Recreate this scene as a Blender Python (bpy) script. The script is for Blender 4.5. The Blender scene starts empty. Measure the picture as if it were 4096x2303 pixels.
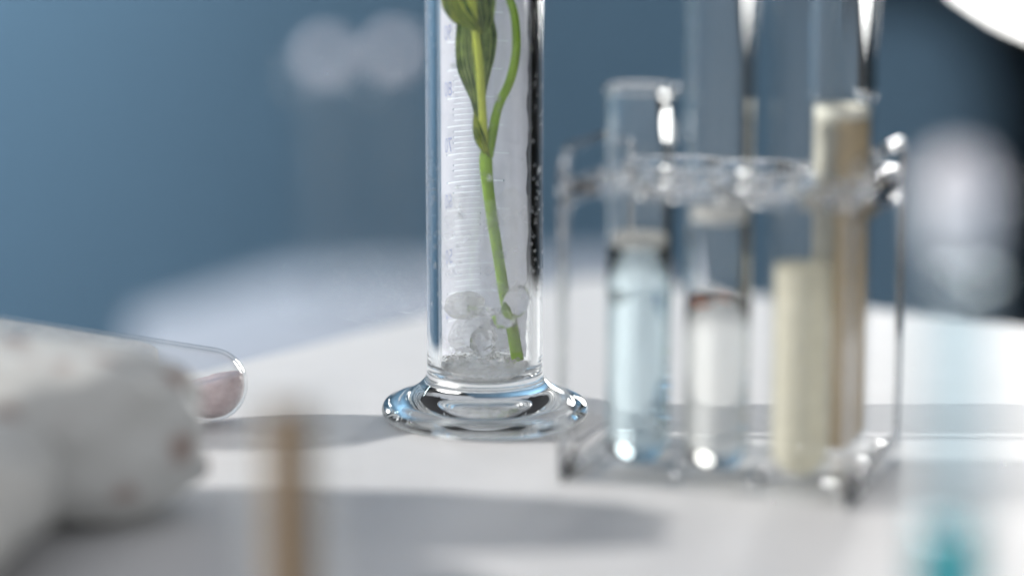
import bpy, bmesh, math, random
from mathutils import Vector, Matrix, noise
random.seed(7)
S = bpy.context.scene
COL = S.collection
R = math.radians

# ------------------------------------------------------------------ camera
cam_d = bpy.data.cameras.new('camera')
cam = bpy.data.objects.new('camera', cam_d)
COL.objects.link(cam)
cam.location = (0.0079, -0.827, 0.1994)
cam.rotation_euler = (R(90 - 11), 0, 0)
cam_d.sensor_width = 36
cam_d.lens = 18 / math.tan(R(10))
cam_d.clip_start = 0.02
cam_d.clip_end = 50
cam_d.dof.use_dof = True
cam_d.dof.focus_distance = 0.850
cam_d.dof.aperture_fstop = 2.3
cam_d.dof.aperture_blades = 0
S.camera = cam

# ------------------------------------------------------------------ light
world = bpy.data.worlds.new('World')
S.world = world
world.use_nodes = True
bg = world.node_tree.nodes['Background']
bg.inputs['Color'].default_value = (0.90, 0.93, 1.0, 1)
bg.inputs['Strength'].default_value = 0.48


def lamp(name, kind, loc, target, energy, color, **kw):
    d = bpy.data.lights.new(name, kind)
    d.energy = energy
    d.color = color
    for k, v in kw.items():
        setattr(d, k, v)
    o = bpy.data.objects.new(name, d)
    COL.objects.link(o)
    o.location = loc
    o.rotation_euler = (Vector(target) - Vector(loc)).to_track_quat('-Z', 'Y').to_euler()
    return o


key = lamp('key_lamp', 'SPOT', (-1.80, 0.01, 0.56), (0.0, 0.0, 0.0), 230, (1.0, 0.975, 0.94),
           spot_size=R(80), spot_blend=0.5, shadow_soft_size=0.012)
wash = lamp('backdrop_lamp', 'AREA', (-0.95, 1.05, 0.75), (-0.75, 1.75, -0.1), 34, (0.74, 0.92, 1.0),
            shape='DISK', size=0.5)

S.view_settings.view_transform = 'Standard'
S.view_settings.look = 'None'
S.view_settings.exposure = 0.14
S.view_settings.gamma = 1.0
S.render.engine = 'CYCLES'
cy = S.cycles
cy.max_bounces = 22
cy.transmission_bounces = 20
cy.transparent_max_bounces = 24
cy.glossy_bounces = 8
cy.diffuse_bounces = 3
cy.caustics_reflective = True
cy.caustics_refractive = True
cy.blur_glossy = 0.3
cy.sample_clamp_indirect = 5
cy.sample_clamp_direct = 0
cy.use_denoising = True


# ------------------------------------------------------------------ materials
def mat(name):
    m = bpy.data.materials.new(name)
    m.use_nodes = True
    nt = m.node_tree
    nt.nodes.clear()
    out = nt.nodes.new('ShaderNodeOutputMaterial')
    return m, nt, out


def N(nt, t, **ins):
    n = nt.nodes.new('ShaderNode' + t)
    for k, v in ins.items():
        n.inputs[k.replace('_', ' ')].default_value = v
    return n


def L(nt, a, ao, b, bi):
    nt.links.new(a.outputs[ao], b.inputs[bi])


def c4(c):
    return (c[0], c[1], c[2], 1)


def glass(name, color=(0.99, 0.997, 0.997), ior=1.5, rough=0.0, bump=0.0, bscale=300, streak=None):
    m, nt, out = mat(name)
    g = N(nt, 'BsdfGlass', Color=c4(color), IOR=ior, Roughness=rough)
    L(nt, g, 0, out, 0)
    if bump:
        tc = N(nt, 'TexCoord')
        n = N(nt, 'TexNoise', Scale=bscale, Detail=2.0)
        if streak:
            mp = N(nt, 'Mapping')
            mp.inputs['Scale'].default_value = streak
            L(nt, tc, 'Object', mp, 0)
            L(nt, mp, 0, n, 'Vector')
        else:
            L(nt, tc, 'Object', n, 'Vector')
        b = N(nt, 'Bump', Strength=bump, Distance=0.001)
        L(nt, n, 0, b, 'Height')
        L(nt, b, 0, g, 'Normal')
    return m


def princ(name, color, rough=0.5, var=0.0, vscale=40, spec=0.5, trans=0.0, bump=0.0, bscale=200, metal=0.0):
    m, nt, out = mat(name)
    p = N(nt, 'BsdfPrincipled', Roughness=rough, Metallic=metal)
    p.inputs['Base Color'].default_value = c4(color)
    p.inputs['Specular IOR Level'].default_value = spec
    tc = N(nt, 'TexCoord')
    if var:
        n = N(nt, 'TexNoise', Scale=vscale, Detail=4.0)
        L(nt, tc, 'Object', n, 'Vector')
        r = N(nt, 'ValToRGB')
        r.color_ramp.elements[0].position = 0.3
        r.color_ramp.elements[1].position = 0.7
        r.color_ramp.elements[0].color = c4([max(0, x * (1 - var)) for x in color])
        r.color_ramp.elements[1].color = c4([min(1, x * (1 + var)) for x in color])
        L(nt, n, 0, r, 0)
        L(nt, r, 0, p, 'Base Color')
    if bump:
        n2 = N(nt, 'TexNoise', Scale=bscale, Detail=3.0)
        L(nt, tc, 'Object', n2, 'Vector')
        b = N(nt, 'Bump', Strength=bump, Distance=0.001)
        L(nt, n2, 0, b, 'Height')
        L(nt, b, 0, p, 'Normal')
    L(nt, p, 0, out, 0)
    return m


def frost(name, color, opaque=1.0, trans=0.5, scale=120, contrast=(0.3, 0.7), lo=0.0):
    """white rime: diffuse and translucent, patchily see-through"""
    m, nt, out = mat(name)
    d = N(nt, 'BsdfDiffuse', Color=c4(color))
    t = N(nt, 'BsdfTranslucent', Color=c4(color))
    mx = N(nt, 'MixShader', Fac=trans)
    L(nt, d, 0, mx, 1)
    L(nt, t, 0, mx, 2)
    tr = N(nt, 'BsdfTransparent')
    m2 = N(nt, 'MixShader')
    tc = N(nt, 'TexCoord')
    n = N(nt, 'TexNoise', Scale=scale, Detail=3.0)
    L(nt, tc, 'Object', n, 'Vector')
    r = N(nt, 'MapRange')
    r.inputs['From Min'].default_value = contrast[0]
    r.inputs['From Max'].default_value = contrast[1]
    r.inputs['To Min'].default_value = lo
    r.inputs['To Max'].default_value = opaque
    L(nt, n, 0, r, 0)
    L(nt, r, 0, m2, 0)
    L(nt, tr, 0, m2, 1)
    L(nt, mx, 0, m2, 2)
    L(nt, m2, 0, out, 0)
    return m


M = {}
M['glass'] = glass('clear_glass', bump=0.04, bscale=30, streak=(4, 4, 0.35))
M['glass_plain'] = glass('tube_glass', (0.99, 0.995, 0.995))
M['acrylic'] = glass('acrylic', (0.99, 0.992, 0.996), ior=1.49)


def thin_glass(name, tint=(0.985, 0.99, 0.99)):
    """thin clear wall: light passes straight through, edges mirror (Schlick)"""
    m, nt, out = mat(name)
    t = N(nt, 'BsdfTransparent', Color=c4(tint))
    g = N(nt, 'BsdfGlossy', Roughness=0.01)
    f = N(nt, 'LayerWeight', Blend=0.5)
    pw = N(nt, 'Math')
    pw.operation = 'POWER'
    pw.inputs[1].default_value = 4.0
    ma = N(nt, 'Math')
    ma.operation = 'MULTIPLY_ADD'
    ma.inputs[1].default_value = 0.80
    ma.inputs[2].default_value = 0.035
    mx = N(nt, 'MixShader')
    L(nt, f, 'Facing', pw, 0)
    L(nt, pw, 0, ma, 0)
    L(nt, ma, 0, mx, 0)
    L(nt, t, 0, mx, 1)
    L(nt, g, 0, mx, 2)
    L(nt, mx, 0, out, 0)
    return m


M['thin_glass'] = thin_glass('thin_glass')
M['blue_glass'] = thin_glass('pale_blue_glass', (0.945, 0.97, 0.98))
M['water'] = glass('water', (0.99, 0.99, 0.99), ior=1.33)
M['ice'] = glass('clear_ice', (0.99, 0.99, 0.99), ior=1.31, bump=0.05, bscale=180)
M['slush'] = glass('icy_slush', (0.99, 0.985, 0.975), ior=1.31, rough=0.12, bump=0.6, bscale=1100)
M['frost'] = frost('frost', (0.75, 0.745, 0.81), 0.97, 0.6, 90, (0.25, 0.5), 0.80)
M['fog'] = frost('fog_film', (0.88, 0.88, 0.9), 0.34, 0.5, 160, (0.3, 0.7), 0.10)
M['print'] = frost('scale_print', (0.93, 0.95, 0.99), 0.90, 0.72, 90, (0.2, 0.4), 0.90)
M['number'] = frost('number_print', (0.64, 0.69, 0.93), 1.0, 0.5, 90, (0.2, 0.4), 1.0)
M['snow'] = frost('white_ice', (0.97, 0.965, 0.96), 0.60, 0.72, 200, (0.3, 0.65), 0.15)
M['blue'] = glass('blue_liquid', (0.89, 0.955, 0.975), ior=1.33)
M['pale_blue'] = thin_glass('pale_blue_liquid', (0.915, 0.95, 0.965))
M['teal'] = glass('teal_liquid', (0.22, 0.70, 0.74), ior=1.33)
M['cream_paste'] = frost('cream_paste', (0.90, 0.86, 0.72), 0.88, 0.5, 140, (0.3, 0.7), 0.66)
M['beige_paste'] = frost('beige_paste', (0.74, 0.63, 0.45), 1.0, 0.45, 90, (0.2, 0.4), 1.0)
M['clear_liquid'] = glass('clear_liquid', (0.98, 0.975, 0.96), ior=1.33)
M['orange'] = princ('orange_flakes', (0.62, 0.16, 0.03), 0.4, 0.3, 300)
M['cream'] = princ('cream_filling', (0.86, 0.83, 0.72), 0.7, 0.10, 160, bump=0.3, bscale=500)
M['foam_glint'] = princ('foam_and_glint_white', (0.90, 0.88, 0.82), 0.8, 0.08, 300)  # real froth, and the white glint painted on the blue liquid
M['wood'] = princ('wood_stick', (0.185, 0.108, 0.036), 0.6, 0.2, 90)
M['pink'] = princ('pink_salt', (0.93, 0.71, 0.70), 0.25, 0.15, 300, bump=0.5, bscale=900)
M['white'] = princ('white_laminate', (0.67, 0.665, 0.665), 0.55, 0.02, 60, spec=0.3, bump=0.2, bscale=1200)
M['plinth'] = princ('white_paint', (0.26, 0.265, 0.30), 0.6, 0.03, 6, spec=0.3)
M['backdrop'] = princ('blue_cloth', (0.165, 0.25, 0.335), 0.9, 0.04, 5, spec=0.1)
M['black'] = princ('black_cloth', (0.006, 0.006, 0.005), 0.95, 0.2, 8, spec=0.05)
M['floor'] = princ('grey_floor', (0.30, 0.31, 0.33), 0.7, 0.2, 5)
M['metal'] = princ('black_metal', (0.02, 0.02, 0.02), 0.4, spec=0.5)
M['rim_glint'] = princ('pale_rim_glint', (0.85, 0.80, 0.86), 0.4, 0.03, 60)  # pale colour standing in for the bright rim highlights of the back cylinders
M['stopper'] = frost('white_stopper', (0.93, 0.92, 0.95), 1.0, 0.5, 60, (0.2, 0.4), 1.0)


def emissive(name, color, strength):
    m, nt, out = mat(name)
    e = N(nt, 'Emission', Color=c4(color), Strength=strength)
    L(nt, e, 0, out, 0)
    return m


M['diffuser'] = emissive('lamp_diffuser', (1, 0.99, 0.97), 17.0)


# speckled glaze with brown spots
def speckled():
    m, nt, out = mat('speckled_glaze')
    p = N(nt, 'BsdfPrincipled', Roughness=0.45)
    tc = N(nt, 'TexCoord')
    v = N(nt, 'TexVoronoi', Scale=58.0, Randomness=1.0)
    nz = N(nt, 'TexNoise', Scale=60.0, Detail=3.0)
    ad = N(nt, 'VectorMath')
    ad.operation = 'MULTIPLY_ADD'
    ad.inputs[1].default_value = (0.009, 0.009, 0.009)
    L(nt, tc, 'Object', nz, 'Vector')
    L(nt, nz, 'Color', ad, 0)
    L(nt, tc, 'Object', ad, 2)
    L(nt, ad, 0, v, 'Vector')
    r = N(nt, 'ValToRGB')
    e = r.color_ramp.elements
    e[0].position = 0.20
    e[0].color = (0.40, 0.30, 0.26, 1)
    e[1].position = 0.34
    e[1].color = (0.66, 0.66, 0.63, 1)
    L(nt, v, 'Distance', r, 0)
    L(nt, r, 0, p, 'Base Color')
    L(nt, p, 0, out, 0)
    return m


M['speckled'] = speckled()


# leaf: green with long veins, light passes through
def leafmat(name, c1, c2, tcol):
    m, nt, out = mat(name)
    tc = N(nt, 'TexCoord')
    uv = N(nt, 'Mapping')
    uv.inputs['Scale'].default_value = (5.5, 0.35, 1)
    L(nt, tc, 'UV', uv, 0)
    n = N(nt, 'TexNoise', Scale=2.2, Detail=4.0, Roughness=0.6)
    L(nt, uv, 0, n, 'Vector')
    n2 = N(nt, 'TexNoise', Scale=190.0, Detail=3.0)
    L(nt, tc, 'Object', n2, 'Vector')
    mixf = N(nt, 'Math')
    mixf.operation = 'MULTIPLY_ADD'
    mixf.inputs[1].default_value = 0.3
    L(nt, n2, 0, mixf, 0)
    L(nt, n, 0, mixf, 2)
    r = N(nt, 'ValToRGB')
    r.color_ramp.elements[0].position = 0.58
    r.color_ramp.elements[1].position = 0.74
    r.color_ramp.elements[0].color = c4(c1)
    r.color_ramp.elements[1].color = c4(c2)
    L(nt, mixf, 0, r, 0)
    p = N(nt, 'BsdfPrincipled', Roughness=0.42)
    L(nt, r, 0, p, 'Base Color')
    b = N(nt, 'Bump', Strength=0.35, Distance=0.0006)
    L(nt, n, 0, b, 'Height')
    L(nt, b, 0, p, 'Normal')
    t = N(nt, 'BsdfTranslucent', Color=c4(tcol))
    mx = N(nt, 'MixShader', Fac=0.5)
    L(nt, p, 0, mx, 1)
    L(nt, t, 0, mx, 2)
    L(nt, r, 0, t, 'Color')
    L(nt, mx, 0, out, 0)
    return m


M['leaf'] = leafmat('leaf_green', (0.04, 0.14, 0.004), (0.62, 0.76, 0.24), (0.36, 0.58, 0.03))
M['leaf2'] = leafmat('leaf_young', (0.07, 0.20, 0.003), (0.82, 0.88, 0.14), (0.6, 0.75, 0.03))
M['snow_faint'] = frost('faint_ice', (0.97, 0.965, 0.96), 0.35, 0.72, 200, (0.3, 0.65), 0.08)
M['cotton'] = frost('cotton', (0.90, 0.90, 0.89), 0.62, 0.4, 160, (0.3, 0.7), 0.30)
M['stem'] = princ('stem_green', (0.26, 0.44, 0.03), 0.4, 0.22, 130, bump=0.15, bscale=500)
M['stem2'] = princ('stem_pale_green', (0.58, 0.66, 0.07), 0.4, 0.15, 130, bump=0.15, bscale=500)


# ------------------------------------------------------------------ builders
def link(name, me, material=None, parent=None, smooth=True):
    o = bpy.data.objects.new(name, me)
    COL.objects.link(o)
    if material:
        me.materials.append(material)
    if smooth:
        for p in me.polygons:
            p.use_smooth = True
    if parent:
        o.parent = parent
    return o


def from_bm(name, bm, material=None, parent=None, smooth=True, recalc=True):
    if recalc:
        bmesh.ops.recalc_face_normals(bm, faces=bm.faces)
    me = bpy.data.meshes.new(name)
    bm.to_mesh(me)
    bm.free()
    return link(name, me, material, parent, smooth)


def tag(o, label, cat, group=None, kind=None):
    if label:
        o['label'] = label
    if cat:
        o['category'] = cat
    if group:
        o['group'] = group
    if kind:
        o['kind'] = kind
    return o


def empty(name, loc=(0, 0, 0), rot=(0, 0, 0)):
    o = bpy.data.objects.new(name, None)
    COL.objects.link(o)
    o.location = loc
    o.rotation_euler = rot
    o.empty_display_size = 0.01
    return o


def smooth_profile(pts, n=6):
    """Catmull-Rom through (r, z) points"""
    out = []
    P = [pts[0]] + list(pts) + [pts[-1]]
    for i in range(1, len(P) - 2):
        p0, p1, p2, p3 = [Vector((*q, 0)) for q in P[i - 1:i + 3]]
        for k in range(n):
            t = k / n
            v = 0.5 * ((2 * p1) + (p2 - p0) * t + (2 * p0 - 5 * p1 + 4 * p2 - p3) * t * t + (3 * p1 - p0 - 3 * p2 + p3) * t ** 3)
            out.append((max(0.0, v.x), v.y))
    out.append(pts[-1])
    return out


def lathe(prof, seg=96, bm=None):
    bm = bm or bmesh.new()
    rings = []
    for r, z in prof:
        if r < 1e-6:
            rings.append([bm.verts.new((0, 0, z))])
        else:
            rings.append([bm.verts.new((r * math.cos(2 * math.pi * k / seg), r * math.sin(2 * math.pi * k / seg), z)) for k in range(seg)])
    for a, b in zip(rings[:-1], rings[1:]):
        for k in range(seg):
            k2 = (k + 1) % seg
            if len(a) == 1 and len(b) == 1:
                continue
            if len(a) == 1:
                bm.faces.new((a[0], b[k2], b[k]))
            elif len(b) == 1:
                bm.faces.new((a[k], a[k2], b[0]))
            else:
                bm.faces.new((a[k], a[k2], b[k2], b[k]))
    return bm


def tube_bm(pts, radii, seg=14, bm=None, cap=True):
    """sweep of a round section along 3-D points (Catmull-Rom resampled)"""
    bm = bm or bmesh.new()
    P = [Vector(p) for p in pts]
    Q = [2 * P[0] - P[1]] + P + [2 * P[-1] - P[-2]]
    fine, rad = [], []
    n = 6
    for i in range(1, len(Q) - 2):
        for k in range(n):
            t = k / n
            p0, p1, p2, p3 = Q[i - 1:i + 3]
            fine.append(0.5 * ((2 * p1) + (p2 - p0) * t + (2 * p0 - 5 * p1 + 4 * p2 - p3) * t * t + (3 * p1 - p0 - 3 * p2 + p3) * t ** 3))
            rad.append(radii[i - 1] * (1 - t) + radii[i] * t)
    fine.append(P[-1])
    rad.append(radii[-1])
    rings = []
    ref = Vector((0, 1, 0))
    for i, p in enumerate(fine):
        d = (fine[min(i + 1, len(fine) - 1)] - fine[max(i - 1, 0)]).normalized()
        a = d.cross(ref).normalized()
        b = a.cross(d).normalized()
        rings.append([bm.verts.new(p + (a * math.cos(2 * math.pi * k / seg) + b * math.sin(2 * math.pi * k / seg)) * rad[i]) for k in range(seg)])
    for a, b in zip(rings[:-1], rings[1:]):
        for k in range(seg):
            bm.faces.new((a[k], a[(k + 1) % seg], b[(k + 1) % seg], b[k]))
    if cap:
        bm.faces.new(rings[0])
        bm.faces.new(list(reversed(rings[-1])))
    return bm


def prism(poly, z0, z1, bevel=0.0, seg=3):
    bm = bmesh.new()
    lo = [bm.verts.new((x, y, z0)) for x, y in poly]
    f = bm.faces.new(lo)
    r = bmesh.ops.extrude_face_region(bm, geom=[f])
    bmesh.ops.translate(bm, verts=[v for v in r['geom'] if isinstance(v, bmesh.types.BMVert)], vec=(0, 0, z1 - z0))
    if bevel:
        bmesh.ops.bevel(bm, geom=bm.edges[:], offset=bevel, segments=seg, profile=0.5, affect='EDGES')
    return bm


def rounded_rect(w, h, r, n=6, cx=0, cy=0):
    pts = []
    for sx, sy, a0 in ((1, 1, 0), (-1, 1, 90), (-1, -1, 180), (1, -1, 270)):
        for k in range(n + 1):
            a = R(a0 + 90 * k / n)
            pts.append((cx + sx * (w / 2 - r) + r * math.cos(a), cy + sy * (h / 2 - r) + r * math.sin(a)))
    return pts


def plate_with_holes(outer, holes, t, bev=0.0006):
    """flat plate from polygon outlines: filled, extruded, edges bevelled; lies in local XY, thickness along Z"""
    bm = bmesh.new()
    eds = []
    for loop in [outer] + holes:
        vs = [bm.verts.new((x, y, 0)) for x, y in loop]
        eds += [bm.edges.new((vs[i], vs[(i + 1) % len(vs)])) for i in range(len(vs))]
    bmesh.ops.triangle_fill(bm, use_beauty=True, edges=eds)
    r = bmesh.ops.extrude_face_region(bm, geom=bm.faces[:])
    bmesh.ops.translate(bm, verts=[v for v in r['geom'] if isinstance(v, bmesh.types.BMVert)], vec=(0, 0, t))
    bmesh.ops.recalc_face_normals(bm, faces=bm.faces)
    if bev:
        es = [e for e in bm.edges if len(e.link_faces) == 2 and abs(e.calc_face_angle(0)) > 1.2]
        bmesh.ops.bevel(bm, geom=es, offset=bev, segments=3, profile=0.5, affect='EDGES')
    return bm


def sharp_smooth(o, ang=40):
    me = o.data
    for p in me.polygons:
        p.use_smooth = True
    bm = bmesh.new()
    bm.from_mesh(me)
    for e in bm.edges:
        if len(e.link_faces) == 2 and e.calc_face_angle(0) > R(ang):
            e.smooth = False
    bm.to_mesh(me)
    bm.free()


# ------------------------------------------------------------------ setting
def setting():
    corner = Vector((0.036, 0.225))
    dr = Vector((0.145, -0.092)).normalized()
    dl = Vector((-0.082, -0.106)).normalized()
    a, b = corner + dr * 1.15, corner + dl * 1.35
    c = a + dl * 1.35
    bm = prism([corner, b, c, a], -0.75, 0.0, 0.002)
    o = from_bm('table', bm, M['white'], smooth=False)
    sharp_smooth(o)
    tag(o, 'white table with a corner pointing away, carrying all the glassware', None, kind='structure')
    # lower plinth standing behind
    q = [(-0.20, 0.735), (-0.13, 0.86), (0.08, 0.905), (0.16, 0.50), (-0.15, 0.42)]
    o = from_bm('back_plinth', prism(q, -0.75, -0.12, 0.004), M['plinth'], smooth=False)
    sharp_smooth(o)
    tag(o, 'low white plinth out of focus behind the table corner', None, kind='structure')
    # pop-up cloth backdrop, gently bowed, corner rounded at the upper right
    bm = bmesh.new()
    nx, nz = 60, 30
    x0, x1, z0, z1, rc = -2.6, 0.425, -0.75, 1.2, 0.0
    g = []
    for i in range(nx + 1):
        row = []
        for k in range(nz + 1):
            s = i / nx
            x = x0 + (x1 - x0) * s
            ztop = 1.2
            if x > 0.18:
                u = (x - 0.18) / (0.425 - 0.18)
                ztop = -0.024 - 0.08 * (1 - (max(0, 1 - min(1, u) ** 7)) ** (1 / 3))
                ztop = ztop if x > 0.24 else ztop * ((x - 0.18) / 0.06) + 1.2 * (1 - (x - 0.18) / 0.06)
            z = z0 + (ztop - z0) * k / nz
            y = 1.62 - 0.9 * max(0, (-0.5 - x) / 2.1) ** 1.6
            row.append(bm.verts.new((x, y + 0.012 * math.sin(7 * x + 1), z)))
        g.append(row)
    for i in range(nx):
        for k in range(nz):
            bm.faces.new((g[i][k], g[i + 1][k], g[i + 1][k + 1], g[i][k + 1]))
    r = bmesh.ops.solidify(bm, geom=bm.faces[:], thickness=0.004)
    o = from_bm('backdrop', bm, M['backdrop'])
    tag(o, 'blurred blue cloth backdrop filling the rear', None, kind='structure')
    # black curtain behind; unseen run along the right added to darken the glass
    bm = bmesh.new()
    path = [(-0.4, 1.86), (0.3, 1.9), (0.8, 1.86), (1.02, 1.6), (1.08, 1.1), (1.05, 0.5), (1.08, 0.0), (1.05, -0.5)]
    pp = []
    for i in range(len(path) - 1):
        for k in range(14):
            t = k / 14
            pp.append(Vector(path[i]).lerp(Vector(path[i + 1]), t))
    cols = []
    for i, p in enumerate(pp):
        off = 0.018 * math.sin(i * 1.15) + 0.01 * math.sin(i * 0.43)
        cols.append([bm.verts.new((p.x + off, p.y + off, z)) for z in (-0.75, -0.2, 0.4, 0.75)])
    for a, b in zip(cols[:-1], cols[1:]):
        for k in range(3):
            bm.faces.new((a[k], b[k], b[k + 1], a[k + 1]))
    bmesh.ops.solidify(bm, geom=bm.faces[:], thickness=0.003)
    o = from_bm('dark_curtain', bm, M['black'])
    tag(o, 'black curtain at the right edge behind the backdrop, with an added unseen run to darken the glass', None, kind='structure')
    bm = prism([(-3, -2), (2, -2), (2, 2.2), (-3, 2.2)], -0.80, -0.752)
    o = from_bm('floor', bm, M['floor'], smooth=False)
    tag(o, 'grey studio floor under the table', None, kind='structure')


setting()


# ------------------------------------------------------------------ studio lamp in the background
def softbox():
    t = empty('studio_lamp', (0.45, 1.30, -0.75))
    tag(t, 'glaring round white studio lamp at the upper right corner', 'lamp')
    zc, rr = 0.905, 0.180
    tilt = Matrix.Translation((0, 0, zc)) @ Matrix.Rotation(R(-20), 4, 'Z') @ Matrix.Rotation(R(101), 4, 'X')
    bm = lathe([(0, 0.0), (rr * 0.6, 0.003), (rr, 0.0), (rr, -0.002), (0, -0.002)], 40)
    bmesh.ops.transform(bm, matrix=tilt, verts=bm.verts)
    from_bm('diffuser', bm, M['diffuser'], t)
    bm = lathe([(0, -0.06), (0.03, -0.058), (0.05, -0.045), (rr + 0.002, -0.004), (rr + 0.006, 0.006), (rr + 0.002, 0.006), (rr + 0.001, -0.003), (0.045, -0.042), (0, -0.05)], 40)
    bmesh.ops.transform(bm, matrix=tilt, verts=bm.verts)
    from_bm('lamp_shell', bm, M['metal'], t)
    from_bm('pole', tube_bm([(0, 0.05, 0.02), (0, 0.05, 0.4), (0, 0.05, zc)], [0.011, 0.011, 0.009]), M['metal'], t)
    for k in range(3):
        a = R(90 + 120 * k)
        from_bm('leg', tube_bm([(0, 0.05, 0.22), (0.1 * math.cos(a), 0.05 + 0.1 * math.sin(a), 0.10), (0.2 * math.cos(a), 0.05 + 0.2 * math.sin(a), 0.008)], [0.007, 0.007, 0.007]), M['metal'], t)


softbox()


# ------------------------------------------------------------------ graduated cylinder
RO, RI, HT = 0.0169, 0.0135, 0.235
ZC = 0.0150                                 # where tube and foot meet


def grad_cylinder():
    t = empty('graduated_cylinder')
    tag(t, 'tall clear glass measuring cylinder with round foot holding a green stem, in sharp focus', 'cylinder')
    foot_o = smooth_profile([(0, 0.0034), (0.014, 0.0031), (0.0215, 0.0020), (0.0248, 0.0005), (0.0272, 0.0000), (0.0291, 0.0006), (0.0301, 0.0021),
                             (0.0301, 0.0036), (0.0291, 0.0052), (0.0262, 0.0066), (0.0225, 0.0081), (0.0196, 0.0099), (0.0177, 0.0120), (0.01705, 0.0138), (RO, ZC)], 5)
    wall_o = [(RO, ZC + (HT - 0.004 - ZC) * k / 8) for k in range(9)]
    lip = [(RO + 0.0012, HT - 0.002), (RO + 0.0016, HT), (RO + 0.0004, HT + 0.001), (RI + 0.0004, HT), (RI, HT - 0.003)]
    wall_i = [(RI, HT - 0.004 - (HT - 0.004 - 0.0190) * k / 8) for k in range(9)]
    floor_i = smooth_profile([(RI, 0.0190), (0.0131, 0.0158), (0.0116, 0.0132), (0.0085, 0.0117), (0.0045, 0.0111), (0, 0.0109)], 5)
    prof = foot_o + wall_o[1:] + lip + wall_i + floor_i[1:]
    bm = lathe(prof, 128)
    bmesh.ops.recalc_face_normals(bm, faces=bm.faces)
    # make sure normals look out of the glass
    for f in bm.faces:
        c = f.calc_center_median()
        if c.z > 0.1 and abs(Vector((c.x, c.y)).length - RO) < 1e-4:
            if f.normal.dot(Vector((c.x, c.y, 0))) < 0:
                bmesh.ops.reverse_faces(bm, faces=bm.faces)
            break
    nf = len(foot_o) - 1
    for f in bm.faces:
        c = f.calc_center_median()
        rr = math.hypot(c.x, c.y)
        inner = rr < RI + 0.0006 and c.z > 0.0108
        f.material_index = 0
        f.tag = (c.z < ZC and not inner) or (inner and c.z < 0.0190)
    for name, keep in (('foot', True), ('tube_wall', False)):
        b2 = bm.copy()
        bm.faces.ensure_lookup_table()
        b2.faces.ensure_lookup_table()
        kill = [b2.faces[i] for i, f in enumerate(bm.faces) if f.tag != keep]
        bmesh.ops.delete(b2, geom=kill, context='FACES')
        from_bm(name, b2, M['glass'], t, recalc=False)
    bm.free()

    # printed scale on the rear of the tube: strips laid on the outer surface
    rp = RO + 0.00006
    bm = bmesh.new()

    def strip(a0, a1, z, h):
        n = max(3, int(abs(a1 - a0) / 4))
        prev = None
        for k in range(n + 1):
            a = R(90 + a0 + (a1 - a0) * k / n)
            v = [bm.verts.new((rp * math.cos(a), rp * math.sin(a), z + s * h / 2)) for s in (-1, 1)]
            if prev:
                bm.faces.new((prev[0], v[0], v[1], prev[1]))
            prev = v
    z70, st = 0.0762, 0.00164
    for k in range(-36, 34):
        z = z70 + k * st
        if k % 5 == 0:
            strip(53, -22 if k % 10 else -30, z, 0.00050)
        else:
            strip(41, 6, z, 0.00044)
    from_bm('printed_scale', bm, M['print'], t, recalc=False)
    for k in range(-3, 4):
        cu = bpy.data.curves.new('printed_number', 'FONT')
        cu.body = str(70 + 10 * k)
        cu.size = 0.0062
        cu.resolution_u = 3
        cu.align_x = 'CENTER'
        tmp = bpy.data.objects.new('tmp', cu)
        COL.objects.link(tmp)
        dg = bpy.context.evaluated_depsgraph_get()
        dg.update()
        me = bpy.data.meshes.new_from_object(tmp.evaluated_get(dg))
        bpy.data.objects.remove(tmp)
        z = z70 + k * 10 * st + 0.0008
        for v in me.vertices:
            a = R(90 + 51.0) + (v.co.x * 0.75) / rp
            v.co = (rp * math.cos(a), rp * math.sin(a), z + v.co.y)
        me.materials.clear()
        link('printed_number', me, M['number'], t, smooth=False)

    # frost on the rear outside, ragged along its right side
    bm = bmesh.new()
    zs = [0.0165]
    for k in range(-36, 76):
        z = z70 + k * st
        h = 0.00050 if k % 5 == 0 else 0.00044
        zs += [z - h / 2, z + h / 2, z + st / 2]
    zs = sorted(z for z in zs if 0.0164 < z < 0.2)
    A0, NA = 72, 60
    grid = []
    for z in zs:
        w = noise.noise(Vector((0.3, 1.7, z * 130))) * 9 + noise.noise(Vector((4.1, 0.2, z * 380))) * 3
        right = -66 + w - 9 * max(0, (z - 0.085) / 0.05)
        row = []
        for i in range(NA + 1):
            ad = A0 + (right - A0) * i / NA
            a = R(90 + ad)
            rr = RO + 0.00022 + 0.00010 * noise.noise(Vector((a * 6, z * 300, 2.0)))
            row.append((bm.verts.new((rr * math.cos(a), rr * math.sin(a), z)), ad))
        grid.append(row)
    for k in range(len(zs) - 1):
        zm = (zs[k] + zs[k + 1]) / 2
        kk = round((zm - z70) / st)
        on_tick = abs(zm - (z70 + kk * st)) < 0.0001 and kk < 34
        lim = ((53, -30 if kk % 10 == 0 else -22) if kk % 5 == 0 else (41, 6))
        for i in range(NA):
            am = (grid[k][i][1] + grid[k][i + 1][1]) / 2
            if on_tick and lim[1] < am < lim[0]:
                continue
            bm.faces.new((grid[k][i][0], grid[k][i + 1][0], grid[k + 1][i + 1][0], grid[k + 1][i][0]))
    from_bm('frost_layer', bm, M['frost'], t, recalc=False)
    # light fog on the inside of the front wall, lower half
    bm = bmesh.new()
    grid = []
    for k in range(41):
        z = 0.022 + 0.046 * k / 40
        row = []
        for i in range(33):
            a = R(270 - 62 + 124 * i / 32)
            rr = RI - 0.00025
            row.append(bm.verts.new((rr * math.cos(a), rr * math.sin(a), z + 0.004 * noise.noise(Vector((a * 2, 3, 1))) * (k / 40))))
        grid.append(row)
    for k in range(40):
        for i in range(32):
            bm.faces.new((grid[k][i], grid[k][i + 1], grid[k + 1][i + 1], grid[k + 1][i]))
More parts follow.
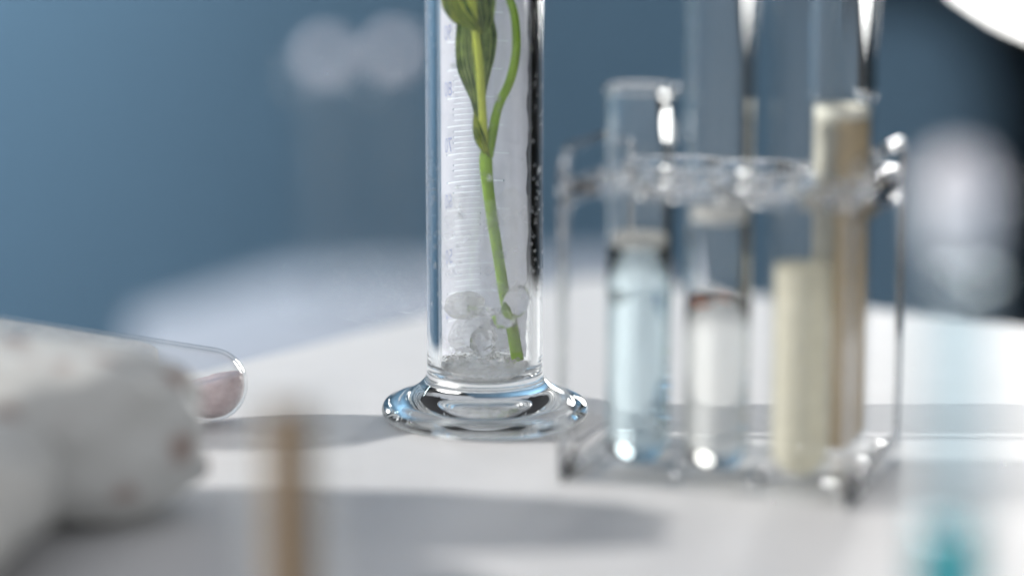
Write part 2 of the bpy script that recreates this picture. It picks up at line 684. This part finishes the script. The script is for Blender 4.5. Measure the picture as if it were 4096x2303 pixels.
    from_bm('fog_film', bm, M['fog'], t, recalc=False)
    return t


grad_cylinder()


# ------------------------------------------------------------------ ice and water inside the cylinder
def lump(name, loc, rad, m, label, seed, amp=0.18, freq=1.6, sub=4, cat='ice', rot=0):
    bm = bmesh.new()
    bmesh.ops.create_icosphere(bm, subdivisions=sub, radius=1.0)
    for v in bm.verts:
        n = noise.noise(v.co * freq + Vector((seed, seed * 2.3, 0)))
        v.co = v.co * (1 + amp * n)
        v.co = Vector((v.co.x * rad[0], v.co.y * rad[1], v.co.z * rad[2]))
        if rot:
            v.co = Matrix.Rotation(rot, 3, 'Y') @ v.co
    o = from_bm(name, bm, m)
    o.location = loc
    if label:
        tag(o, label, cat, 'pieces of ice in the cylinder')
    return o


mm = 0.001
lump('ice_lump', (4.8 * mm, -8.6 * mm, 31.2 * mm), (3.2 * mm, 2.7 * mm, 2.7 * mm), M['ice'], 'round clear ice lump in front of the green stem', 3.1, 0.2, 1.4)
lump('ice_lump', (8.3 * mm, -5.2 * mm, 35.4 * mm), (3.4 * mm, 3.6 * mm, 5.6 * mm), M['ice'], 'large clear ice lump against the right inner wall beside the stem', 5.7, 0.15, 1.2, rot=R(24))
lump('ice_lump', (-1.0 * mm, -6.5 * mm, 33.4 * mm), (4.2 * mm, 3.0 * mm, 1.5 * mm), M['ice'], 'flat clear ice sliver left of the round ice lump', 9.2, 0.4, 1.5, rot=R(14))
lump('ice_lump', (-6.0 * mm, 1.0 * mm, 33.6 * mm), (5.9 * mm, 5.0 * mm, 4.0 * mm), M['snow'], 'rounded opaque white ice lump by the left wall', 1.3, 0.22, 1.3)
lump('ice_lump', (-0.6 * mm, -1.5 * mm, 23.6 * mm), (3.4 * mm, 3.2 * mm, 4.0 * mm), M['ice'], 'clear ice lump low in the cylinder left of the stem end', 7.7, 0.28, 1.7)
lump('ice_lump', (-4.0 * mm, 5.0 * mm, 24.0 * mm), (7.6 * mm, 5.5 * mm, 5.6 * mm), M['snow_faint'], 'cloudy white ice lump at the bottom left of the cylinder', 2.9, 0.2, 1.3)
lump('ice_lump', (5.0 * mm, 6.2 * mm, 25.5 * mm), (6.2 * mm, 4.4 * mm, 6.5 * mm), M['snow_faint'], 'cloudy white ice lump behind the bottom end of the stem', 6.9, 0.2, 1.3)


def slush():
    bm = bmesh.new()
    seg, rings = 72, 26
    prev = None
    top = [bm.verts.new((0, 0, 0.0185))]
    rows = []
    for i in range(1, rings + 1):
        r = 0.0130 * i / rings
        row = []
        for k in range(seg):
            a = 2 * math.pi * k / seg
            p = Vector((r * math.cos(a), r * math.sin(a), 0))
            z = 0.0182 - 0.0016 * (i / rings) ** 2 + 0.0007 * noise.noise(p * 420) + 0.0010 * noise.noise(p * 160 + Vector((3, 1, 2)))
            row.append(bm.verts.new((p.x, p.y, z)))
        rows.append(row)
    for k in range(seg):
        bm.faces.new((top[0], rows[0][k], rows[0][(k + 1) % seg]))
    for a, b in zip(rows[:-1], rows[1:]):
        for k in range(seg):
            bm.faces.new((a[k], b[k], b[(k + 1) % seg], a[(k + 1) % seg]))
    low = []
    for r, z in ((0.0128, 0.0160), (0.0114, 0.0136), (0.0084, 0.0121), (0.004, 0.0114)):
        low.append([bm.verts.new((r * math.cos(2 * math.pi * k / seg), r * math.sin(2 * math.pi * k / seg), z)) for k in range(seg)])
    seq = [rows[-1]] + low
    for a, b in zip(seq[:-1], seq[1:]):
        for k in range(seg):
            bm.faces.new((a[k], b[k], b[(k + 1) % seg], a[(k + 1) % seg]))
    bm.faces.new(low[-1])
    o = from_bm('ice_slush', bm, M['slush'])
    tag(o, 'layer of wet crushed ice on the cylinder floor', 'ice', kind='stuff')
    bm = bmesh.new()
    for k in range(170):
        r = 0.0122 * math.sqrt(random.random())
        a = random.random() * 2 * math.pi
        s = random.uniform(0.0003, 0.0009)
        mt = Matrix.Translation((r * math.cos(a), r * math.sin(a), 0.0178 + random.uniform(-0.0005, 0.0012))) @ Matrix.Rotation(random.random() * 6, 4, Vector((random.random(), random.random(), 1)).normalized()) @ Matrix.Diagonal((s, s * random.uniform(.6, 1.2), s * random.uniform(.5, 1), 1))
        bmesh.ops.create_icosphere(bm, subdivisions=1, radius=1, matrix=mt)
    o = from_bm('ice_crumbs', bm, M['slush'])
    tag(o, 'tiny glistening ice crumbs around the cut end of the stem', 'ice', kind='stuff')


slush()


def droplets():
    bm = bmesh.new()

    def drop(ang, z, s, el):
        rr = RO
        a = R(ang)
        mt = Matrix.Translation((rr * math.cos(a), rr * math.sin(a), z)) @ Matrix.Rotation(a, 4, 'Z') @ Matrix.Diagonal((s * 0.55, s, s * el, 1))
        bmesh.ops.create_icosphere(bm, subdivisions=3, radius=1, matrix=mt)
    for k in range(62):          # left flank
        drop(random.uniform(186, 222), random.choice([random.uniform(0.045, 0.08), random.uniform(0.03, 0.12)]), random.uniform(0.00013, 0.00036), random.uniform(1, 1.9))
    for k in range(60):          # right flank
        drop(random.uniform(318, 353), random.uniform(0.036, 0.122), random.uniform(0.00013, 0.00036), random.uniform(1.1, 2.2))
    for k in range(26):
        drop(random.uniform(225, 315), random.uniform(0.035, 0.12), random.uniform(0.00012, 0.0003), random.uniform(1, 1.5))
    for ang, z, s, el in ((244, 0.0705, 0.00055, 1), (246, 0.0628, 0.0007, 1), (249, 0.0622, 0.0006, 1), (212, 0.0665, 0.0004, 2.4), (214, 0.0470, 0.0005, 2.2), (214, 0.0525, 0.0004, 1.6),
                          (338, 0.0745, 0.0006, 1.6), (335, 0.0738, 0.0004, 2), (240, 0.1050, 0.0006, 1.3), (283, 0.0960, 0.0006, 1.4), (275, 0.0735, 0.0005, 2.0), (243, 0.0535, 0.00045, 1.2)):
        drop(ang, z, s, el)
    o = from_bm('water_droplets', bm, M['water'])
    tag(o, 'fine water droplets beaded over the measuring cylinder wall', 'droplets', kind='stuff')


droplets()


# ------------------------------------------------------------------ plant
def plant():
    t = empty('flower_stem', (0.0095, 0.0, 0.0179))
    tag(t, 'forked green flower stem with folded leaves standing in the measuring cylinder', 'plant')
    off = Vector((-0.0095, 0, -0.0179))

    def pt(x, y, z):
        return Vector((x, y, z)) * mm + off

    stem = [(9.5, -1, 17.9), (8.4, -1, 24.4), (7.4, -0.8, 29.7), (5.7, -0.5, 36.8), (4.1, 0, 47.3), (2.4, 0, 57.8), (1.0, 0, 68.3), (0.4, 0, 75.8), (0.7, 0, 80.4)]
    from_bm('stem', tube_bm([pt(*p) for p in stem], [x * mm for x in (1.85, 1.8, 1.75, 1.6, 1.62, 1.65, 1.75, 1.95, 1.5)], 20), M['stem'], t)
    bl = [(0.5, 0, 77.6), (-0.2, -0.5, 84.5), (-0.7, -1.0, 93.6), (-1.3, -1.4, 102.8), (-2.3, -1.6, 111.9), (-3.2, -1.4, 122.1), (-3.9, -1, 133)]
    from_bm('branch', tube_bm([pt(*p) for p in bl], [x * mm for x in (1.2, 1.15, 1.15, 1.2, 1.15, 1.1, 1.0)], 18), M['stem2'], t)
    br = [(1.0, 0.2, 77.2), (2.4, 0.2, 84.5), (3.3, 0.3, 89.1), (4.7, 0.5, 93.4), (7.2, 0.8, 98.5), (8.9, 1.0, 105.1), (9.3, 1.0, 110.8), (8.7, 1.0, 117.6), (7.1, 0.8, 123.1), (5.0, 0.4, 131)]
    from_bm('branch', tube_bm([pt(*p) for p in br], [x * mm for x in (1.5, 1.45, 1.35, 1.3, 1.35, 1.35, 1.3, 1.25, 1.25, 1.2)], 18), M['stem'], t)

    def leaf(left, right, y0, cup, m, mid=None, thick=0.00022, wav=0.0):
        """blade between two edge lines (x, z in mm), cupped in depth"""
        bm = bmesh.new()
        uvl = bm.loops.layers.uv.new('UVMap')
        n, w = 64, 18

        def samp(pl, u):
            s = u * (len(pl) - 1)
            i = min(int(s), len(pl) - 2)
            f = s - i
            P = [pl[max(i - 1, 0)], pl[i], pl[i + 1], pl[min(i + 2, len(pl) - 1)]]
            return [0.5 * (2 * P[1][q] + (P[2][q] - P[0][q]) * f + (2 * P[0][q] - 5 * P[1][q] + 4 * P[2][q] - P[3][q]) * f * f + (3 * P[1][q] - P[0][q] - 3 * P[2][q] + P[3][q]) * f ** 3) for q in range(len(P[1]))]
        g = []
        for i in range(n + 1):
            u = i / n
            a, b = samp(left, u), samp(right, u)
            row = []
            for k in range(w + 1):
                v = k / w
                x = a[0] * (1 - v) + b[0] * v
                z = a[1] * (1 - v) + b[1] * v
                width = math.hypot(a[0] - b[0], a[1] - b[1])
                y = y0(u) + cup * width * (1 - (2 * v - 1) ** 2) + wav * math.sin(v * 9 + u * 5) * width * 0.1 + 0.035 * width * math.sin(v * 22)
                row.append(bm.verts.new(pt(x, y, z)))
            g.append(row)
        for i in range(n):
            for k in range(w):
                f = bm.faces.new((g[i][k], g[i][k + 1], g[i + 1][k + 1], g[i + 1][k]))
                for lp, (uu, vv) in zip(f.loops, ((k, i), (k + 1, i), (k + 1, i + 1), (k, i + 1))):
                    lp[uvl].uv = (uu / w, vv / n)
        bmesh.ops.solidify(bm, geom=bm.faces[:], thickness=thick)
        from_bm('leaf', bm, m, t)

    AL = [(0.4, 78.1), (-1.6, 84.5), (-3.0, 89.1), (-4.2, 93.6), (-6.7, 98.8), (-8.1, 102.8), (-8.5, 108.5), (-8.2, 114.2), (-7.9, 119.8), (-7.5, 127)]
    AM = [(0.8, 78.4), (-0.9, 84.5), (-1.6, 90), (-1.2, 95), (-1.0, 101), (-1.4, 106), (-1.7, 111), (-2.2, 116), (-2.8, 121), (-3.2, 127)]
    AR = [(0.9, 79.3), (0.6, 84.5), (0.2, 90.2), (0.6, 95.9), (1.9, 101.5), (3.1, 106.4), (3.7, 112.0), (2.8, 117.0), (3.3, 122.1), (3.6, 127)]
    leaf(AL, AM, lambda u: 1.6, 0.12, M['leaf'], wav=0.6)
    leaf(AM, AR, lambda u: 1.9, 0.10, M['leaf'], wav=0.3)
    BL = [(-0.6, 112.6), (-2.6, 113.7), (-6.0, 114.6), (-8.9, 116.4), (-10.9, 119.3), (-11.6, 122.1), (-11.8, 128)]
    BR = [(-0.4, 112.9), (-1.4, 115.6), (-2.6, 118.4), (-3.6, 121.1), (-4.7, 124.4), (-5.2, 127.6), (-5.6, 131)]
    leaf(BL, BR, lambda u: -2.6 - 1.6 * u, -0.18, M['leaf2'], wav=0.6)
    CL = [(-0.8, 112.9), (-2.3, 115.6), (-3.6, 118.4), (-4.6, 121.1), (-5.2, 124.4), (-5.6, 127.6), (-5.8, 131)]
    CR = [(-0.2, 112.6), (1.5, 114.5), (2.6, 117.0), (3.0, 119.5), (3.3, 122.1), (3.4, 126), (3.3, 131)]
    leaf(CL, CR, lambda u: -0.6 - 1.8 * u, 0.22, M['leaf'], wav=0.8)
    SL = [(0.9, 77.0), (-1.0, 79.3), (-2.6, 81.8), (-3.3, 84.5), (-3.3, 87.9), (-2.9, 91.0)]
    SR = [(1.7, 77.6), (0.9, 81.0), (-0.1, 84.5), (-1.2, 87.3), (-2.2, 89.4), (-2.7, 91.2)]
    leaf(SL, SR, lambda u: -1.5 - 0.3 * u, -0.15, M['leaf2'])


plant()


# ------------------------------------------------------------------ test tubes
def tube_profile(r, h, w, lip=0.0009):
    o = [(0, 0)]
    for k in range(1, 11):
        a = R(90 * k / 10)
        o.append((r * math.sin(a), r - r * math.cos(a)))
    o += [(r, r + (h - 0.003 - r) * k / 6) for k in range(1, 7)]
    o += [(r + lip * .8, h - 0.0016), (r + lip, h - 0.0007), (r + lip * .6, h), (r - w * .5, h + 0.0002), (r - w, h - 0.0008)]
    ri = r - w
    o += [(ri, h - 0.003 - (h - 0.003 - r) * k / 6) for k in range(0, 7)]
    for k in range(9, -1, -1):
        a = R(90 * k / 10)
        o.append((ri * math.sin(a), r - ri * math.cos(a)))
    return o


def tube_glass(name, r, h, w, m, parent):
    bm = lathe(tube_profile(r, h, w), 64)
    bmesh.ops.recalc_face_normals(bm, faces=bm.faces)
    return from_bm(name, bm, m, parent)


def fill_bm(r, r0, z1, meniscus=0.0008, dome=0.0):
    """column of liquid or powder: rounded bottom, curved top"""
    p = [(0, r0 - r)]
    for k in range(1, 9):
        a = R(90 * k / 8)
        p.append((r * math.sin(a), r0 - r * math.cos(a)))
    p += [(r, r0 + (z1 - r0) * k / 4) for k in range(1, 5)]
    for k in range(1, 7):
        q = 1 - k / 6
        p.append((r * q, z1 - meniscus * (1 - q ** 3) + dome * (1 - q * q)))
    return lathe(p, 56)


def rack_tube(x, y, h, label, r=0.0087, w=0.0011, lean=0.0, z=0.0035, m='glass_plain'):
    t = empty('test_tube', (x, y, z), (0, lean, 0))
    tag(t, label, 'test tube', 'test tubes in the clear rack')
    o = from_bm('glass_wall', lathe(tube_profile(r, h, w, 0.0009 if h > 0.1 else 0.0), 64), M[m], t)
    return t


def upper_wall(t, r, w, z0, z1):
    """thick clear upper length of a tube, above its filling"""
    ri = r - w
    bm = lathe([(r, z0 + (z1 - z0) * k / 5) for k in range(6)] + [(ri, z1 - (z1 - z0) * k / 5) for k in range(6)] + [(r, z0)], 72)
    bmesh.ops.remove_doubles(bm, verts=bm.verts, dist=1e-7)
    o = from_bm('upper_wall', bm, M['glass_plain'], t)
    sharp_smooth(o, 40)


def cream_strip(t, rr, z0, z1, a0, a1):
    """pale deposit down one side of a tube"""
    bm = bmesh.new()
    g = []
    for k in range(30):
        z = z0 + (z1 - z0) * k / 29
        row = []
        for i in range(15):
            a = R(a0 + (a1 - a0) * i / 14 + 6 * noise.noise(Vector((z * 90, 0, a0))))
            row.append(bm.verts.new((rr * math.cos(a), rr * math.sin(a), z)))
        g.append(row)
    for k in range(29):
        for i in range(14):
            bm.faces.new((g[k][i], g[k][i + 1], g[k + 1][i + 1], g[k + 1][i]))
    bmesh.ops.solidify(bm, geom=bm.faces[:], thickness=0.0004)
    from_bm('cream_layer', bm, M['cream'], t)


def rack_tubes():
    r, w = 0.0087, 0.0011
    ri = r - w
    t = rack_tube(0.0418, -0.068, 0.1025, 'short open test tube of pale blue liquid, leftmost in the clear rack')
    from_bm('liquid', fill_bm(ri + 0.0001, r, 0.0605, 0.0014), M['blue'], t)
    bm = lathe([(ri - 0.0002, 0.0600), (ri - 0.0010, 0.0606), (ri - 0.0024, 0.0612), (ri - 0.0016, 0.0624), (ri - 0.0002, 0.0630), (ri - 0.0002, 0.0600)], 48)
    from_bm('foam_and_glint_ring', bm, M['foam_glint'], t)  # added white ring painting the bright glint on the meniscus
    t = rack_tube(0.0622, -0.076, 0.185, 'tall test tube with orange flakes on clear liquid, second from the left')
    lq = from_bm('liquid', fill_bm(ri + 0.0001, r, 0.0480, 0.0012), M['clear_liquid'], t)
    bm = bmesh.new()
    for k in range(4):
        a = random.uniform(2.4, 6.4)
        rr = random.uniform(0.2, 0.75) * ri
        mt = Matrix.Translation((rr * math.cos(a) - 0.001, rr * math.sin(a), 0.0475 - 0.0008 * k)) @ Matrix.Rotation(random.random() * 3, 4, 'Z') @ Matrix.Rotation(random.uniform(-.6, .6), 4, 'X') @ Matrix.Diagonal((0.0030, 0.0020, 0.0006, 1))
        bmesh.ops.create_icosphere(bm, subdivisions=2, radius=1, matrix=mt)
    from_bm('orange_flakes', bm, M['orange'], t)
    # foamy ring clinging higher up
    bm = lathe([(ri - 0.0002, 0.0685), (ri - 0.0022, 0.0680), (ri - 0.0050, 0.0690), (ri - 0.0052, 0.0705), (ri - 0.0022, 0.0715), (ri - 0.0002, 0.0718), (ri - 0.0002, 0.0685)], 48)
    from_bm('foam_and_glint_ring', bm, M['foam_glint'], t)
    t = rack_tube(0.0836, -0.0839, 0.185, 'test tube half filled with smooth cream paste, front right in the clear rack', m='thin_glass')
    from_bm('filling', fill_bm(ri - 0.0002, r, 0.0575, 0.0006), M['cream_paste'], t)
    t = rack_tube(0.0962, -0.0559, 0.098, 'tall test tube filled high with beige and cream paste, rear right in the rack', m='thin_glass')
    bm = fill_bm(ri - 0.0002, r, 0.0935, 0.0020)
    from_bm('filling', bm, M['beige_paste'], t)
    cream_strip(t, ri - 0.00005, 0.010, 0.0938, 172, 250)
    bm = lathe([(ri - 0.0004, 0.0915), (ri - 0.0001, 0.0935), (ri - 0.0002, 0.0955), (ri - 0.0012, 0.0958), (ri - 0.0016, 0.0940), (ri - 0.0004, 0.0915)], 48)
    from_bm('cream_rim', bm, M['cream'], t)
    upper_wall(t, r, w, 0.0985, 0.20)


rack_tubes()


# ------------------------------------------------------------------ rack
def rack():
    ang = R(-21)
    t = empty('test_tube_rack', (0.0200, -0.0738, 0), (0, 0, ang))
    tag(t, 'clear acrylic test tube rack with looped end handles, right of the measuring cylinder', 'rack')
    LEN, DEP = 0.0800, 0.0570
    # columns and rows in rack space
    inv = Matrix.Rotation(-ang, 3, 'Z')
    org = Vector((0.0200, -0.0738, 0))

    def loc(x, y):
        p = inv @ (Vector((x, y, 0)) - org)
        return p.x, p.y
    front = [loc(0.0418, -0.068), loc(0.0622, -0.076), loc(0.0836, -0.0839)]
    b3 = loc(0.0962, -0.0559)
    dv = Vector(b3) - Vector(front[2])
    back = [tuple(Vector(f) + dv) for f in front]
    hs = front + back

    def circ(c, r, n=40):
        return [(c[0] + r * math.cos(2 * math.pi * k / n), c[1] + r * math.sin(2 * math.pi * k / n)) for k in range(n)]
    TH = 0.0016
    plate = rounded_rect(LEN - 2 * TH - 0.0004, DEP - 0.004, 0.002, 4, LEN / 2, DEP / 2)
    for name, z, th, rad in (('top_plate', 0.0778, 0.0042, 0.0101), ('bottom_plate', 0.0006, 0.0048, 0.0095)):
        bm = plate_with_holes(plate, [circ(h, rad) for h in hs], th, 0.0005)
        bmesh.ops.translate(bm, verts=bm.verts, vec=(0, 0, z))
        o = from_bm(name, bm, M['acrylic'] if name == 'top_plate' else M['thin_glass'], t)
        sharp_smooth(o, 45)
    # end panels standing upright, rounded top corners, slot as handle
    for x in (0.0, LEN - TH):
        HZ = 0.0905
        outer = [(DEP, 0), (0, 0)]
        rc = 0.009
        outer = [(0, 0), (DEP, 0)]
        for k in range(7):
            a = R(90 * k / 6)
            outer.append((DEP - rc + rc * math.cos(a), HZ - rc + rc * math.sin(a)))
        for k in range(7):
            a = R(90 + 90 * k / 6)
            outer.append((rc + rc * math.cos(a), HZ - rc + rc * math.sin(a)))
        slot = rounded_rect(DEP - 0.0085, 0.0072, 0.003, 5, DEP / 2, 0.0846)
        win = rounded_rect(DEP - 0.0085, 0.066, 0.005, 5, DEP / 2, 0.0410)
        bm = plate_with_holes(outer, [slot, win], TH, 0.0005)
        # local XY -> rack YZ
        bmesh.ops.transform(bm, matrix=Matrix(((0, 0, 1, x), (1, 0, 0, 0), (0, 1, 0, 0), (0, 0, 0, 1))), verts=bm.verts)
        o = from_bm('end_panel', bm, M['acrylic'], t)
        sharp_smooth(o, 45)


rack()


# ------------------------------------------------------------------ left foreground
def leaning_tube():
    # round bottom rests on the table, mouth end rests on a low stone
    a = Vector((-0.0795, -0.006, 0.0113))
    b = Vector((-0.177, -0.030, 0.0325))
    ax = (b - a).normalized()
    r, w, h = 0.0108, 0.0009, 0.105
    t = empty('test_tube', a - ax * r)
    t.rotation_mode = 'QUATERNION'
    t.rotation_quaternion = ax.to_track_quat('Z', 'Y')
    tag(t, 'test tube lying tilted behind the speckled stones with pink salt at its tip', 'test tube')
    tube_glass('glass_wall', r, h, w, M['thin_glass'], t)
    ri = r - w
    bm = fill_bm(ri - 0.0002, r, 0.0240, 0.0)
    bmesh.ops.subdivide_edges(bm, edges=[e for e in bm.edges if e.calc_length() > 0.0015], cuts=2)
    q = t.rotation_quaternion.to_matrix()
    upv = q.inverted() @ Vector((-0.25, 0.0, 1.0)).normalized()
    bmesh.ops.bisect_plane(bm, geom=bm.verts[:] + bm.edges[:] + bm.faces[:], plane_co=Vector((0, 0, r)) + upv * 0.0010, plane_no=upv, clear_outer=True)
    bmesh.ops.holes_fill(bm, edges=[e for e in bm.edges if e.is_boundary], sides=0)
    bmesh.ops.triangulate(bm, faces=[f for f in bm.faces if len(f.verts) > 4])
    for v in bm.verts:
        v.co += Vector((noise.noise(v.co * 500), noise.noise(v.co * 500 + Vector((5, 1, 2))), noise.noise(v.co * 400 + Vector((9, 4, 4))))) * 0.0003
    # salt inside the tube
    o = from_bm('pink_salt', bm, M['pink'])
    o.location = t.location
    o.rotation_mode = 'QUATERNION'
    o.rotation_quaternion = t.rotation_quaternion
    tag(o, 'pink coarse salt heaped in the tip of the lying tube', 'salt', kind='stuff')
    # white wadding in the rest of the tube
    bm = bmesh.new()
    bm = lathe(smooth_profile([(0, 0.027), (0.005, 0.0275), (ri - 0.001, 0.030), (ri - 0.0004, 0.050), (ri - 0.0004, 0.085), (ri - 0.001, 0.098), (0.005, 0.1015), (0, 0.102)], 6), 48)
    for v in bm.verts:
        rad = Vector((v.co.x, v.co.y, 0))
        v.co -= rad * 0.06 * abs(noise.noise(v.co * 180))
    o = from_bm('cotton_plug', bm, M['cotton'])
    o.location = t.location
    o.rotation_mode = 'QUATERNION'
    o.rotation_quaternion = t.rotation_quaternion
    tag(o, 'white cotton wadding stuffed inside the lying test tube', 'cotton')


leaning_tube()


def stone(loc, size, seed, label):
    bm = bmesh.new()
    bmesh.ops.create_icosphere(bm, subdivisions=6, radius=1.0)
    for v in bm.verts:
        d = v.co.normalized()
        e = 2.7
        k = (abs(d.x) ** e + abs(d.y) ** e + abs(d.z) ** e) ** (-1 / e)
        p = d * k
        n = noise.noise(p * 1.1 + Vector((4, 2, seed))) * 0.09 + noise.noise(p * 2.4 + Vector((1, 9, seed))) * 0.07 - abs(noise.noise(p * 3.4 + Vector((6, 2, seed)))) * 0.05
        p *= 1 + n
        v.co = Vector((p.x * size[0], p.y * size[1], (p.z + 1) * size[2]))
        v.co.z = max(v.co.z, 0.0)
    o = from_bm('speckled_stone', bm, M['speckled'])
    o.location = loc
    tag(o, label, 'stone', 'speckled stones at the lower left')


stone((-0.131, -0.106, 0.0), (0.062, 0.029, 0.0225), 13.3, 'larger smooth white stone with soft brown spots in front of the lying test tube')
stone((-0.168, -0.036, 0.0), (0.022, 0.016, 0.0095), 5.1, 'low spotted stone propping up the lying test tube from below')
stone((-0.146, -0.160, 0.0), (0.045, 0.034, 0.0205), 2.4, 'smaller spotted white stone cut off by the lower left corner')


# ------------------------------------------------------------------ foreground vials
def fore_left():
    t = empty('glass_vial', (-0.0392, -0.235, 0.0))
    tag(t, 'blurred clear glass vial around the brown stick at the bottom edge', 'vial')
    tube_glass('glass_wall', 0.0112, 0.061, 0.0010, M['thin_glass'], t)
    o = from_bm('wooden_stick', tube_bm([(0, 0, 0), (0.0001, 0, 0.02), (0.0, 0, 0.04), (0.0001, 0, 0.055)], [0.0050, 0.0051, 0.0051, 0.0050], 24), M['wood'])
    o.location = (-0.0388, -0.235, 0.0035)
    tag(o, 'brown wooden stick upright inside the blurred foreground vial', 'stick')


fore_left()


def fore_right():
    t = empty('stoppered_tube', (0.0960, -0.262, 0.0))
    tag(t, 'very blurred tall glass tube of teal liquid at the right edge', 'tube')
    r, w = 0.0080, 0.001
    tube_glass('glass_wall', r, 0.109, w, M['blue_glass'], t)
    from_bm('liquid', fill_bm(r - w - 0.0001, r, 0.041, 0.001), M['teal'], t)
    bm = lathe([(0, 0.0412), (0.0068, 0.0414), (0.0068, 0.06), (0.0068, 0.0915), (0.005, 0.0912), (0, 0.0911)], 48)
    from_bm('pale_liquid', bm, M['pale_blue'], t)
    bm = lathe(smooth_profile([(0, 0.0955), (0.0045, 0.096), (0.0064, 0.098), (0.0068, 0.103), (0.0068, 0.1090), (0.0058, 0.1140), (0.0035, 0.1165), (0, 0.117)], 5), 40)
    from_bm('stopper', bm, M['stopper'], t)


fore_right()


# ------------------------------------------------------------------ tall cylinders far behind
def back_cylinders():
    for x, y, h, lab in ((-0.096, 0.80, 0.131, 'blurred tall glass cylinder behind, with an added pale ball as its rim highlight, farther from the sharp measuring cylinder'),
                         (-0.057, 0.79, 0.135, 'blurred tall glass cylinder behind, with an added pale ball as its rim highlight, nearer to the sharp measuring cylinder')):
        t = empty('glass_cylinder', (x, y, -0.12))
        tag(t, lab, 'cylinder', 'glass cylinders on the back plinth')
        r, w = 0.0165, 0.002
        prof = [(0, 0.0005), (0.022, 0.0), (0.025, 0.002), (0.024, 0.004), (r + 0.001, 0.008), (r, 0.012)] + [(r, 0.012 + (h - 0.016) * k / 6) for k in range(1, 7)]
        prof += [(r + 0.002, h - 0.002), (r + 0.0022, h), (r - w, h + 0.0005)] + [(r - w, h - 0.004 - (h - 0.020) * k / 6) for k in range(7)] + [(r - w - 0.004, 0.011), (0, 0.010)]
        bm = lathe(prof, 56)
        from_bm('glass_wall', bm, M['thin_glass'], t)
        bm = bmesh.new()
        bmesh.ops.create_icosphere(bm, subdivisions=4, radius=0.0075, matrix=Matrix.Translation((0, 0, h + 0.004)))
        from_bm('rim_glint_ball', bm, M['rim_glint'], t)  # added ball that paints the highlight on the cylinder rim


back_cylinders()
